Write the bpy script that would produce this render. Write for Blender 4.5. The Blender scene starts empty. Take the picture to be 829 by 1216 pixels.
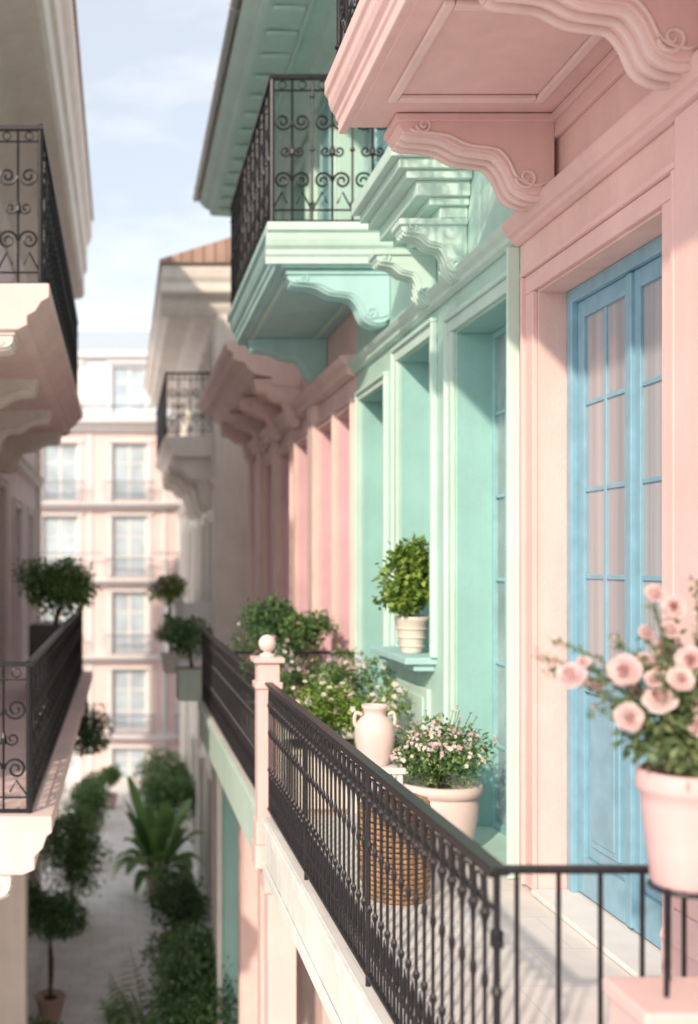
import bpy, math, random
from mathutils import Vector, Matrix
R=random.Random(11)
ZC=7.5            # eye height above the street
scene=bpy.context.scene
# ---------------------------------------------------------------- materials
def newmat(name):
    m=bpy.data.materials.new(name); m.use_nodes=True
    nt=m.node_tree; nt.nodes.clear()
    out=nt.nodes.new('ShaderNodeOutputMaterial'); b=nt.nodes.new('ShaderNodeBsdfPrincipled')
    nt.links.new(b.outputs[0],out.inputs[0]); return m,nt,b,out
def mul(c,k): return (min(c[0]*k,1),min(c[1]*k,1),min(c[2]*k,1),1)
def stucco(name,col,rough=.82,var=.11,bump=.3,fine=45,streak=.5):
    m,nt,b,out=newmat(name); N=nt.nodes.new; L=nt.links.new
    tc=N('ShaderNodeTexCoord')
    n1=N('ShaderNodeTexNoise'); n1.inputs['Scale'].default_value=1.7; n1.inputs['Detail'].default_value=4; n1.inputs['Roughness'].default_value=.65
    L(tc.outputs['Object'],n1.inputs['Vector'])
    mp=N('ShaderNodeMapping'); mp.inputs['Scale'].default_value=(9,9,.7); L(tc.outputs['Object'],mp.inputs['Vector'])
    n2=N('ShaderNodeTexNoise'); n2.inputs['Scale'].default_value=1.0; n2.inputs['Detail'].default_value=3; L(mp.outputs[0],n2.inputs['Vector'])
    ad=N('ShaderNodeMath'); ad.operation='MULTIPLY_ADD'; L(n2.outputs['Fac'],ad.inputs[0]); ad.inputs[1].default_value=streak; L(n1.outputs['Fac'],ad.inputs[2])
    mr=N('ShaderNodeMapRange'); mr.inputs['From Min'].default_value=.3+.4*streak; mr.inputs['From Max'].default_value=.7+.6*streak; L(ad.outputs[0],mr.inputs['Value'])
    mx=N('ShaderNodeMix'); mx.data_type='RGBA'; L(mr.outputs[0],mx.inputs['Factor'])
    mx.inputs['A'].default_value=mul(col,1-var); mx.inputs['B'].default_value=mul(col,1+var*.7)
    L(mx.outputs['Result'],b.inputs['Base Color']); b.inputs['Roughness'].default_value=rough
    b.inputs['Specular IOR Level'].default_value=.3
    n3=N('ShaderNodeTexNoise'); n3.inputs['Scale'].default_value=fine; n3.inputs['Detail'].default_value=2; L(tc.outputs['Object'],n3.inputs['Vector'])
    bp=N('ShaderNodeBump'); bp.inputs['Strength'].default_value=bump; bp.inputs['Distance'].default_value=.01
    L(n3.outputs['Fac'],bp.inputs['Height']); L(bp.outputs[0],b.inputs['Normal'])
    return m
def tiles(name,c1,c2,mortar,w,h,msz=.006,rough=.6,bump=.3):
    m,nt,b,out=newmat(name); N=nt.nodes.new; L=nt.links.new
    tc=N('ShaderNodeTexCoord'); br=N('ShaderNodeTexBrick'); L(tc.outputs['Object'],br.inputs['Vector'])
    br.inputs['Scale'].default_value=1; br.inputs['Brick Width'].default_value=w; br.inputs['Row Height'].default_value=h; br.inputs['Mortar Size'].default_value=msz
    br.inputs['Color1'].default_value=(*c1,1); br.inputs['Color2'].default_value=(*c2,1); br.inputs['Mortar'].default_value=(*mortar,1); br.inputs['Bias'].default_value=0
    n=N('ShaderNodeTexNoise'); n.inputs['Scale'].default_value=2.2; n.inputs['Detail'].default_value=4; L(tc.outputs['Object'],n.inputs['Vector'])
    mr=N('ShaderNodeMapRange'); mr.inputs['From Min'].default_value=.3; mr.inputs['From Max'].default_value=.7; mr.inputs['To Min'].default_value=.88; mr.inputs['To Max'].default_value=1.07; L(n.outputs['Fac'],mr.inputs['Value'])
    mx=N('ShaderNodeVectorMath'); mx.operation='SCALE'; L(br.outputs['Color'],mx.inputs[0]); L(mr.outputs[0],mx.inputs['Scale'])
    L(mx.outputs[0],b.inputs['Base Color']); b.inputs['Roughness'].default_value=rough
    bp=N('ShaderNodeBump'); bp.inputs['Strength'].default_value=bump; bp.inputs['Distance'].default_value=.004; bp.invert=True
    L(br.outputs['Fac'],bp.inputs['Height']); L(bp.outputs[0],b.inputs['Normal']); return m
def plain(name,col,rough=.5,metal=0,var=.1,scale=25,bump=.0,stretch=None):
    m,nt,b,out=newmat(name); N=nt.nodes.new; L=nt.links.new
    tc=N('ShaderNodeTexCoord'); n=N('ShaderNodeTexNoise'); n.inputs['Scale'].default_value=scale; n.inputs['Detail'].default_value=3
    if stretch:
        mp=N('ShaderNodeMapping'); mp.inputs['Scale'].default_value=stretch; L(tc.outputs['Object'],mp.inputs['Vector']); L(mp.outputs[0],n.inputs['Vector'])
    else: L(tc.outputs['Object'],n.inputs['Vector'])
    mr=N('ShaderNodeMapRange'); mr.inputs['From Min'].default_value=.3; mr.inputs['From Max'].default_value=.7; L(n.outputs['Fac'],mr.inputs['Value'])
    mx=N('ShaderNodeMix'); mx.data_type='RGBA'; L(mr.outputs[0],mx.inputs['Factor']); mx.inputs['A'].default_value=mul(col,1-var); mx.inputs['B'].default_value=mul(col,1+var)
    L(mx.outputs['Result'],b.inputs['Base Color']); b.inputs['Roughness'].default_value=rough; b.inputs['Metallic'].default_value=metal
    if bump:
        bp=N('ShaderNodeBump'); bp.inputs['Strength'].default_value=bump; bp.inputs['Distance'].default_value=.004; L(n.outputs['Fac'],bp.inputs['Height']); L(bp.outputs[0],b.inputs['Normal'])
    return m
def leafmat(name,dark,mid,light,trans=.3,rough=.45):
    m,nt,b,out=newmat(name); N=nt.nodes.new; L=nt.links.new
    g=N('ShaderNodeNewGeometry'); cr=N('ShaderNodeValToRGB'); L(g.outputs['Random Per Island'],cr.inputs[0])
    e=cr.color_ramp.elements; e[0].color=(*dark,1); e[1].color=(*light,1); k=cr.color_ramp.elements.new(.55); k.color=(*mid,1)
    L(cr.outputs[0],b.inputs['Base Color']); b.inputs['Roughness'].default_value=rough
    t=N('ShaderNodeBsdfTranslucent'); L(cr.outputs[0],t.inputs[0]); mx=N('ShaderNodeMixShader'); mx.inputs[0].default_value=trans
    L(b.outputs[0],mx.inputs[1]); L(t.outputs[0],mx.inputs[2]); L(mx.outputs[0],out.inputs[0]); return m

PINK=stucco('pink_stucco',(.84,.60,.57)); PINKT=stucco('pink_trim',(.82,.58,.565),bump=.15,var=.09)
PINKP=stucco('pale_pink_trim',(.86,.67,.65),bump=.15)
MAUVE=stucco('mauve_recess_shade',(.76,.51,.58))  # recess shade put into the colour, for the rose house openings
MINT=stucco('mint_stucco',(.51,.74,.68)); MINTT=stucco('mint_trim',(.60,.80,.74),bump=.15,var=.09)
TEAL=stucco('teal_and_reveal_shade',(.34,.61,.59)); MINTB=stucco('mint_blue_and_side_shade',(.44,.69,.70),bump=.15)  # deeper tones carry reveal shade and the mint balcony's side shade
CREAM=stucco('cream_stucco',(.83,.78,.71)); CREAMT=stucco('cream_trim',(.85,.80,.75),bump=.15)
BEIGE=stucco('beige_stucco',(.80,.74,.67)); PALE=stucco('pale_fascia',(.76,.79,.77),bump=.2,var=.16)
WHITE=stucco('white_trim',(.83,.81,.80),bump=.1,var=.08); GREYB=stucco('blue_grey_stucco',(.70,.75,.81))
DECK=tiles('deck_tile',(.76,.745,.73),(.74,.725,.71),(.64,.625,.61),.45,.45,.004)
PAVE=tiles('street_paving',(.82,.82,.82),(.77,.77,.77),(.62,.61,.60),.62,.40,.010,.7)
TERRA=tiles('terracotta_roof',(.50,.33,.27),(.42,.27,.22),(.24,.16,.12),.22,.16,.02,.8,1)
IRON=plain('wrought_iron',(.020,.020,.026),.40,.3,.35,40,.15)
BLUE=plain('blue_door_paint',(.25,.46,.59),.40,0,.10,9,.15); TEALD=plain('teal_door_paint',(.32,.57,.60),.45,0,.1,9)
DARK=plain('dark_interior',(.06,.065,.07),.9); BRASS=plain('brass',(.55,.38,.15),.3,1)
GLASSC=plain('curtained_glass',(.42,.43,.47),.12,0,.16,1,0,(2,16,.25))
GLASSF=plain('sky_tinted_window_glass',(.50,.60,.68),.15,0,.22,1.2)  # pale blue base colour stands in for reflected sky
GLASSD=plain('dark_window_glass',(.32,.39,.42),.08,0,.4,1.5)
POTP=stucco('pink_glazed_pot',(.80,.53,.54),rough=.5,bump=.1); POTW=stucco('pale_ceramic',(.83,.67,.65),rough=.45,bump=.1)
POTT=stucco('terracotta_pot',(.56,.41,.36),rough=.8); POTC=stucco('cream_ceramic',(.80,.74,.68),rough=.5,bump=.1); POTG=stucco('green_grey_pot',(.42,.50,.46))
SOIL=plain('soil',(.05,.035,.025),.95,0,.4,60,.6); WICK=plain('wicker',(.36,.22,.13),.7,0,.4,50,.5)
BARK=plain('bark',(.13,.09,.06),.85,0,.3,30,.5); STEM=plain('green_stem',(.12,.18,.06),.6)
LG=leafmat('leaf_green',(.06,.14,.05),(.14,.27,.09),(.30,.45,.16)); LD=leafmat('leaf_dark',(.05,.12,.055),(.10,.22,.09),(.21,.36,.15))
LB=leafmat('leaf_bright',(.09,.18,.03),(.22,.36,.06),(.40,.52,.12)); LO=leafmat('leaf_olive',(.08,.14,.06),(.17,.24,.10),(.32,.38,.18))
PETW=leafmat('white_petal',(.76,.74,.72),(.82,.80,.78),(.86,.84,.82),.25); PETP=leafmat('pink_petal',(.74,.42,.50),(.82,.56,.60),(.86,.70,.72),.3)
ROSE=leafmat('rose_petal',(.88,.60,.62),(.90,.71,.71),(.91,.80,.79),.3,.6); PURP=leafmat('purple_petal',(.36,.17,.42),(.50,.28,.54),(.64,.44,.68),.25)
YEL=plain('flower_centre',(.75,.50,.08),.7)
# ---------------------------------------------------------------- mesh building
PARTS=[]
class Part:
    def __init__(s,name,mat,parent,o,bevel=0,smooth=False):
        s.name=name;s.mat=mat;s.parent=parent;s.o=o;s.v=[];s.f=[];s.bevel=bevel;s.smooth=smooth;PARTS.append(s)
    def add(s,vs,fs):
        n=len(s.v); s.v.extend(vs); s.f.extend([tuple(i+n for i in f) for f in fs])
    def box(s,x0,x1,y0,y1,z0,z1):
        if x0>x1:x0,x1=x1,x0
        if y0>y1:y0,y1=y1,y0
        if z0>z1:z0,z1=z1,z0
        if x1-x0<1e-5 or y1-y0<1e-5 or z1-z0<1e-5: return
        s.add([(x0,y0,z0),(x1,y0,z0),(x1,y1,z0),(x0,y1,z0),(x0,y0,z1),(x1,y0,z1),(x1,y1,z1),(x0,y1,z1)],
              [(0,3,2,1),(4,5,6,7),(0,1,5,4),(1,2,6,5),(2,3,7,6),(3,0,4,7)])
    def prism(s,pts,axis,a,b):
        n=len(pts)
        ar=sum(pts[i][0]*pts[(i+1)%n][1]-pts[(i+1)%n][0]*pts[i][1] for i in range(n))
        if ar<0: pts=pts[::-1]
        if axis=='y': A=[(p,a,q) for p,q in pts];B=[(p,b,q) for p,q in pts]; flip=False
        else: A=[(a,p,q) for p,q in pts];B=[(b,p,q) for p,q in pts]; flip=True
        fs=[tuple(range(n)),tuple(range(2*n-1,n-1,-1))]+[(i,i+n,(i+1)%n+n,(i+1)%n) for i in range(n)]
        if flip: fs=[f[::-1] for f in fs]
        s.add(A+B,fs)
    def lathe(s,cx,cy,prof,n=32,cz=0):
        vs=[];fs=[]
        for r,z in prof:
            for i in range(n):
                a=2*math.pi*i/n; vs.append((cx+r*math.cos(a),cy+r*math.sin(a),cz+z))
        for j in range(len(prof)-1):
            for i in range(n):
                k=(i+1)%n; fs.append((j*n+i,j*n+k,(j+1)*n+k,(j+1)*n+i))
        s.add(vs,fs)
    def tube(s,path,r,n=6,closed=False):
        P=[Vector(p) for p in path]; m=len(P)
        if m<2:return
        rs=r if isinstance(r,(list,tuple)) else [r]*m
        vs=[];fs=[];up=None
        for i in range(m):
            if closed: t=P[(i+1)%m]-P[i-1]
            else: t=P[min(i+1,m-1)]-P[max(i-1,0)]
            if t.length<1e-9: t=Vector((0,0,1))
            t.normalize()
            if up is None:
                up=t.orthogonal().normalized()
            else:
                up=(up-t*up.dot(t))
                up=up.normalized() if up.length>1e-6 else t.orthogonal().normalized()
            w=t.cross(up)
            for k in range(n):
                a=2*math.pi*k/n; q=P[i]+(up*math.cos(a)+w*math.sin(a))*rs[i]; vs.append(tuple(q))
        for i in range(m if closed else m-1):
            j=(i+1)%m
            for k in range(n):
                l=(k+1)%n; fs.append((i*n+k,i*n+l,j*n+l,j*n+k))
        if not closed:
            fs.append(tuple(range(n-1,-1,-1))); fs.append(tuple((m-1)*n+k for k in range(n)))
        s.add(vs,fs)
    def leaf(s,p,d,nrm,L,W):
        d=d.normalized(); side=d.cross(nrm)
        if side.length<1e-4: side=d.orthogonal()
        side.normalize(); nn=side.cross(d)
        c=p+d*L*.5-nn*W*.22
        vs=[p,p+d*L*.42+side*W*.5,p+d*L-nn*L*.12,c,p+d*L*.42-side*W*.5]
        s.add([tuple(v) for v in vs],[(0,1,2,3),(0,3,2,4)])
class Thing:
    def __init__(s,name,o=(0,0,0)):
        e=bpy.data.objects.new(name,None); scene.collection.objects.link(e); s.o=(o[0],o[1],o[2]); e.location=(o[0],o[1],o[2]+ZC); e.empty_display_size=.2; s.e=e
    def part(s,name,mat,bevel=0,smooth=False): return Part(name,mat,s.e,s.o,bevel,smooth)
def flush():
    for p in PARTS:
        if not p.v: continue
        me=bpy.data.meshes.new(p.name); ox,oy,oz=p.o
        me.from_pydata([(a-ox,b-oy,c-oz) for a,b,c in p.v],[],p.f); me.materials.append(p.mat)
        if p.smooth:
            me.polygons.foreach_set('use_smooth',[True]*len(me.polygons))
        ob=bpy.data.objects.new(p.name,me); scene.collection.objects.link(ob); ob.parent=p.parent
        if p.bevel:
            b=ob.modifiers.new('bevel','BEVEL'); b.width=p.bevel; b.segments=2; b.limit_method='ANGLE'; b.angle_limit=math.radians(35)
def wall(p,axis,plane,th,s0,s1,z0,z1,ops):
    cuts=sorted(set([s0,s1]+[o[0] for o in ops]+[o[1] for o in ops]))
    for a,b in zip(cuts[:-1],cuts[1:]):
        m=(a+b)/2; seg=sorted([(o[2],o[3]) for o in ops if o[0]<m<o[1]]); z=z0
        for za,zb in seg+[(z1,z1)]:
            if za>z:
                if axis=='y': p.box(plane,plane+th,a,b,z,za)
                else: p.box(a,b,plane,plane+th,z,za)
            z=max(z,zb)
def cat(pts,k=6):
    P=[Vector(p) for p in pts]; out=[]
    for i in range(len(P)-1):
        p0=P[max(i-1,0)];p1=P[i];p2=P[i+1];p3=P[min(i+2,len(P)-1)]
        for j in range(k):
            t=j/k; out.append(.5*((2*p1)+(p2-p0)*t+(2*p0-5*p1+4*p2-p3)*t*t+(3*p1-p0-3*p2+p3)*t**3))
    out.append(P[-1]); return out
def corbel(body,ribs,xw,sg,L,zt,H,yc,w):
    """scrolled console; xw wall plane, sg direction it sticks out (+1/-1 in x)"""
    cp=[(L,.0),(L,.16),(.95*L,.24),(.84*L,.26),(.72*L,.30),(.60*L,.42),(.47*L,.46),(.38*L,.50),(.31*L,.66),(.25*L,.90),(.15*L,1.0),(.05*L,.98),(0,.9)]
    c=[(q[0],q[1]*H) for q in cat(cp,4)]
    pts=[(xw,zt)]+[(xw+sg*u,zt-v) for u,v in c]
    body.prism(pts,'y',yc-w/2,yc+w/2)
    for k in range(3):
        y=yc+(k-1)*w*.32
        path=[(xw+sg*(u-.004),y,zt-v-.004) for u,v in c[6:-3]]
        ribs.tube(path,w*.10,6)
    body.box(xw+sg*.0,xw+sg*(L+.02),yc-w/2-.02,yc+w/2+.02,zt-.045,zt-.002)
    for sy in (-1,1):
        y=yc+sy*(w/2+.002)
        for (cu,cv,rr) in ((.18*L,.80*H,.14*H),(.84*L,.14*H,.10*H)):
            path=[]
            for i in range(22):
                a=i*.45; r=rr*(1-i/24); path.append((xw+sg*(cu+r*math.cos(a)),y,zt-(cv+r*math.sin(a))))
            ribs.tube(path,.011,5)
        ribs.tube([(xw+sg*(u*.93+.004),y,zt-v*.88-.004) for u,v in c[5:-2]],.010,5)
def mould(p,xw,sg,prof,y0,y1):
    pts=[(xw,prof[0][1])]+[(xw+sg*u,z) for u,z in prof]+[(xw,prof[-1][1])]
    p.prism(pts,'y',y0,y1)
def mould_x(p,yw,prof,x0,x1):
    pts=[(yw,prof[0][1])]+[(yw-u,z) for u,z in prof]+[(yw,prof[-1][1])]
    p.prism(pts,'x',x0,x1)
def surround(p,x,sg,a,b,za,zb,w=.1,t=.035,base=True):
    p.box(x,x+sg*t,a-w,a-.012,za,zb+.012); p.box(x,x+sg*t,b+.012,b+w,za,zb+.012); p.box(x,x+sg*t,a-w,b+w,zb+.014,zb+w)
    p.box(x,x+sg*(t+.022),a-w-.03,a-w,za,zb+w); p.box(x,x+sg*(t+.022),b+w,b+w+.03,za,zb+w)
    p.box(x,x+sg*(t+.024),a-w-.03,b+w+.03,zb+w+.002,zb+w+.035)
# ---------------------------------------------------------------- ironwork
def spiral(fn,p,c,z,r,turn,dirn,a0,rad,n=22):
    path=[]
    for i in range(n):
        t=i/(n-1); a=a0+dirn*turn*2*math.pi*t; rr=r*(1-.8*t); path.append(fn(c+rr*math.cos(a),z+rr*math.sin(a)))
    p.tube(path,rad,5)
def ornate(p,fn,s0,s1,zb,zt,bay=.42,rad=.009):
    h=zt-zb; n=max(1,round((s1-s0)/bay)); w=(s1-s0)/n
    for i in range(n+1):
        s=s0+i*w; p.tube([fn(s,zb),fn(s,zt)],.013 if i in(0,n) else .010,6)
        for zz in (zb+h*.12,zb+h*.88,zb+h*.5): p.tube([fn(s,zz-.02),fn(s,zz-.008),fn(s,zz+.008),fn(s,zz+.02)],[.010,.022,.022,.010],6)
    p.tube([fn(s0,zb+.09),fn(s1,zb+.09)],.009,5); p.tube([fn(s0,zt-.10),fn(s1,zt-.10)],.009,5)
    for i in range(n):
        c=s0+(i+.5)*w; m=w*.5
        p.tube([fn(c,zb),fn(c,zt)],rad,5)
        for q in (-.5,.5): 
            p.tube([fn(c+q*w*.98,zb+.09),fn(c+q*w*.5,zb+h*.2),fn(c+q*w*.25,zb+h*.12)],rad*.8,5)
        for sg in (-1,1):
            base=math.pi if sg>0 else 0
            spiral(fn,p,c+sg*m*.48,zb+h*.28,m*.44,1.6,-sg,base,rad)
            spiral(fn,p,c+sg*m*.48,zb+h*.70,m*.44,1.6,sg,base,rad)
            spiral(fn,p,c+sg*m*.34,zb+h*.49,m*.28,1.3,sg,base,rad*.85)
            ring=[fn(c+sg*m*.5+.035*math.cos(a*math.pi/5),zt-.05+.035*math.sin(a*math.pi/5)) for a in range(10)]
            p.tube(ring,.006,4,True)
        p.tube([fn(c,zb+h*.44),fn(c,zb+h*.47),fn(c,zb+h*.5),fn(c,zb+h*.54)],[.008,.026,.026,.008],6)
def balusters(p,fn,s0,s1,zb,zt,sp=.105):
    h=zt-zb; n=max(1,round((s1-s0)/sp)); w=(s1-s0)/n
    for i in range(n+1):
        s=s0+i*w
        zs=[0,.30,.315,.33,.345,.60,.62,.64,.66,.78,.83,.86,.875,1]
        rr=[.0065,.0065,.013,.013,.0065,.0065,.011,.011,.0065,.0065,.009,.018,.010,.0065]
        p.tube([fn(s,zb+q*h) for q in zs],rr,6)
        if i<n:
            c=s+w/2; z1=zb+h*.10
            for sg in (-1,1):   # s-scroll band along the bottom
                spiral(fn,p,c+sg*w*.23,zb+h*.115,w*.22,1.2,-sg,math.pi if sg>0 else 0,.0042,10)
            p.tube([fn(c,zb),fn(c,zb+h*.14),fn(c,zb+h*.20),fn(c,zb+h*.28)],[.004,.005,.012,.002],5)
            path=[fn(c+.028*math.cos(a),zt-.05+.034*math.sin(a)) for a in [k*math.pi/5 for k in range(10)]]
            p.tube(path,.0045,4,True)
# ---------------------------------------------------------------- plants
def rv(): 
    while True:
        v=Vector((R.uniform(-1,1),R.uniform(-1,1),R.uniform(-1,1)))
        if .01<v.length<1: return v.normalized()
def foliage(p,clumps,n,L,W=.55,up=.35,shell=.5):
    tot=sum(c[1][0]*c[1][1]*c[1][2] if isinstance(c[1],tuple) else c[1]**3 for c in clumps)
    for c,r in clumps:
        if not isinstance(r,tuple): r=(r,r,r)
        k=int(n*(r[0]*r[1]*r[2])/tot)+6
        twigs=[rv() for _ in range(max(8,k//14))]
        for i in range(k):
            d=(R.choice(twigs)+rv()*.5); d.normalize()
            q=R.random()**shell*(1+R.uniform(-.12,.16)); 
            pos=Vector((c[0]+d.x*r[0]*q,c[1]+d.y*r[1]*q,c[2]+d.z*r[2]*q))
            ld=(d*.7+rv()*.8+Vector((0,0,up*R.uniform(-1,1))))
            p.leaf(pos,ld,(Vector((0,0,1))+rv()*.8+d*.5),L*R.uniform(.6,1.35),L*W*R.uniform(.8,1.2))
def blob_clumps(c,r,k,sub=.5,flat=.9):
    out=[(c,(r*.70,r*.70,r*.70*flat))]
    for i in range(k):
        d=rv(); 
        if d.z<-.5: d.z*=-.5
        q=r*R.uniform(.45,.75); s=r*sub*R.uniform(.6,1.1); out.append(((c[0]+d.x*q,c[1]+d.y*q,c[2]+d.z*q*flat),(s,s,s*flat)))
    return out
def blossom(p,cen,c,d,s,n=5):
    d=d.normalized(); u=d.orthogonal().normalized(); w=d.cross(u); a0=R.random()*6
    for k in range(n):
        a=a0+2*math.pi*k/n; e=u*math.cos(a)+w*math.sin(a)
        p.leaf(c,(e+d*.35),d,s,s*.85)
    if cen: cen.lathe(c.x,c.y,[(0.0001,s*.30),(s*.2,s*.2),(s*.22,s*.05),(.0001,0)],6,c.z)
def flowers(p,cen,clumps,n,s,petals=5):
    for i in range(n):
        c,r=R.choice(clumps)
        if not isinstance(r,tuple): r=(r,r,r)
        d=rv(); d.z=abs(d.z)*.9+.05
        if d.y>0.2 and R.random()<.6: d.y=-d.y
        d.normalize(); pos=Vector((c[0]+d.x*r[0]*1.08,c[1]+d.y*r[1]*1.08,c[2]+d.z*r[2]*1.08))
        blossom(p,cen,pos,d+rv()*.4,s*R.uniform(.7,1.2),petals)
def rose(p,c,d,s):
    d=d.normalized(); u=d.orthogonal().normalized(); w=d.cross(u)
    for ring,(n,r0,r1,h0,h1) in enumerate([(5,.20,1.05,-.25,.12),(5,.20,.92,-.22,.32),(5,.18,.74,-.2,.48),(5,.15,.56,-.15,.58),(4,.12,.40,-.1,.64),(3,.08,.26,-.1,.68),(3,.04,.13,-.1,.70),(2,.01,.05,-.1,.70)]):
        a0=ring*.75+R.random()*.5
        for k in range(n):
            a=a0+2*math.pi*k/n+R.uniform(-.1,.1); wd=2*math.pi/n*.66; vs=[];NU,NV=6,6; jr=R.uniform(.9,1.08); jh=R.uniform(-.05,.05)
            for i in range(NU):
                t=i/(NU-1)
                for j in range(NV):
                    q=(j/(NV-1)-.5)*2
                    rr=r0+(r1*jr-r0)*math.sin(min(1,t*1.1)*math.pi*.5)
                    edge=max(0,t-.7)/.3
                    rr*=1-.16*edge*abs(q)**2
                    ww=wd*(.30+.70*math.sin(min(t*1.5,1)*math.pi*.5))*(1-.12*edge)
                    z=h0+(h1+jh-h0)*t**.9-.16*edge*abs(q)**2
                    if i==NU-1 and ring<4: rr+=.07; z-=.10
                    aa=a+q*ww
                    pt=c+(u*math.cos(aa)+w*math.sin(aa))*rr*s+d*z*s; vs.append(tuple(pt))
            fs=[(i*NV+j,i*NV+j+1,(i+1)*NV+j+1,(i+1)*NV+j) for i in range(NU-1) for j in range(NV-1)]
            p.add(vs,fs)
def frond(p,base,az,L,W,rise,droop,n=9,leaflets=False,stem=None):
    ax=Vector((math.cos(az),math.sin(az),0)); sd=Vector((-math.sin(az),math.cos(az),0)); pts=[]
    for i in range(n+1):
        t=i/n; pts.append(Vector(base)+ax*L*(t*.85-.12*t*t)+Vector((0,0,rise*t-droop*t*t)))
    if stem: stem.tube([tuple(q) for q in pts],[.014*(1-.7*i/n) for i in range(n+1)],5)
    if leaflets:
        for i in range(1,n+1):
            for sg in (-1,1):
                for e in (0,.5):
                    q=pts[i-1].lerp(pts[i],e); t=(i-1+e)/n; l=W*math.sin(math.pi*min(.98,.18+t*.8))
                    p.leaf(q,(sd*sg+ax*.75+Vector((0,0,-.15+R.uniform(-.15,.1)))),Vector((0,0,1)),l*1.2,l*.2)
    else:
        vs=[];fs=[]
        for i,q in enumerate(pts):
            t=i/n; w=W*.5*max(0,math.sin(math.pi*min(1,max(0,(t-.22)/.78))))**.7*(1+R.uniform(-.06,.06)); 
            vs+= [tuple(q-sd*w+Vector((0,0,w*.35))),tuple(q),tuple(q+sd*w+Vector((0,0,w*.35)))]
        for i in range(n):
            a=i*3; fs+=[(a,a+1,a+4,a+3),(a+1,a+2,a+5,a+4)]
        p.add(vs,fs)
def pot(th,mat,cx,cy,zb,r,h,style=0,soil=True,nm='pot'):
    p=th.part(nm,mat,0,True)
    if style==0: pr=[(.001,0),(r*.68,0),(r*.72,h*.02),(r*.80,h*.3),(r*.92,h*.70),(r*.95,h*.80),(r*1.02,h*.82),(r*1.04,h*.86),(r*1.04,h*.97),(r*1.0,h),(r*.92,h),(r*.9,h*.9),(.001,h*.88)]
    elif style==1: pr=[(.001,0),(r*.60,0),(r*.66,h*.03),(r*.84,h*.22),(r*.96,h*.5),(r*.99,h*.70),(r*.96,h*.80),(r*.94,h*.83),(r*1.06,h*.86),(r*1.08,h*.93),(r*1.05,h*.99),(r*.98,h),(r*.9,h*.96),(.001,h*.9)]
    else: pr=[(.001,0),(r*.55,0),(r*.62,h*.05),(r*.82,h*.5),(r*.95,h*.85),(r*1.05,h*.9),(r*1.07,h),(r*.95,h),(r*.9,h*.93),(.001,h*.9)]
    p.lathe(cx,cy,pr,40,zb)
    if soil: th.part('soil',SOIL).lathe(cx,cy,[(r*.9,h*.905),(.001,h*.93)],20,zb)
    return p
def shrub(name,mat,cx,cy,zb,zc,r,n,L,potspec=None,trunk=True,k=9,fl=None,flat=.9):
    t=Thing(name,(cx,cy,zb)); 
    if potspec:
        pm,pr,ph,st=potspec; pot(t,pm,cx,cy,zb,pr,ph,st); z0=zb+ph*.88
    else: z0=zb
    cl=blob_clumps((cx,cy,zc),r,k,.5,flat); f=t.part('leaves',mat); foliage(f,cl,n,L)
    b=t.part('stems',BARK)
    for i,(c,rr) in enumerate(cl[:8]):
        fork=Vector((cx+R.uniform(-.02,.02),cy,z0+(zc-r*.5-z0)*R.uniform(.75,1)))
        b.tube([tuple(q) for q in cat([(cx,cy,z0-.04),tuple(fork),c],4)],[.020]*4+[.012]*4+[.006],5)
    if fl:
        for fm,fn_,fs in fl: flowers(t.part('flowers',fm),t.part('flower_centres',YEL),cl,fn_,fs)
    return t
# ================================================================= GROUND
g=Thing('ground',(0,0,-7.5)); g.part('surface',stucco('ground_earth',(.42,.40,.37))).box(-400,400,-400,400,-8.0,-7.504)
st=Thing('street_paving',(0,0,-7.5)); st.part('surface',PAVE).box(-1.9,2.42,-6,34.6,-7.52,-7.5)
kb=Thing('kerb',(0,20,-7.5)); k=kb.part('stone',WHITE,.012); 
for i in range(22): k.box(-1.45,-1.30,12+i*1.02,12+i*1.02+1.0,-7.5,-7.38)
# ================================================================= PINK HOUSE (near right)
W=2.42
ph=Thing('pink_house',(W,3.3,-7.5))
w=ph.part('wall',PINK)
wall(w,'y',W,.34,.5,6.14,-7.5,7.5,[(4.49,5.87,-1.90,1.58),(2.0,3.3,-1.90,1.58)])
ph.part('core',DARK).box(W+.345,W+4.5,.5,6.14,-7.5,7.48)
ph.part('roof',TERRA).box(W-.5,W+4.6,.4,6.14,7.505,7.7)
t=ph.part('trim',PINKT,.006); tp=ph.part('pilaster',PINKP,.008)
surround(t,W,-1,4.49,5.87,-1.9,1.58,.12,.03)
mould(t,W,-1,[(.02,1.93),(.05,1.95),(.05,1.975),(.075,1.99),(.10,2.03),(.11,2.05),(.11,2.07),(.02,2.075)],.5,6.16)
t.box(W,W-.03,.5,6.14,2.36,2.485); t.box(W,W-.055,.5,6.15,2.44,2.487)
th_=ph.part('threshold',WHITE,.006); th_.box(W-.05,W+.335,4.50,5.86,-1.915,-1.885)
pl=ph.part('plinth',PINKT,.012)
pl.box(W,W-.10,3.92,4.36,-1.915,-1.60); 
mould(pl,W,-1,[(.12,-1.60),(.11,-1.56),(.07,-1.52),(.055,-1.48)],3.95,4.34)
pl.box(W,W-.05,3.97,4.345,-1.48,1.92)
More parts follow.
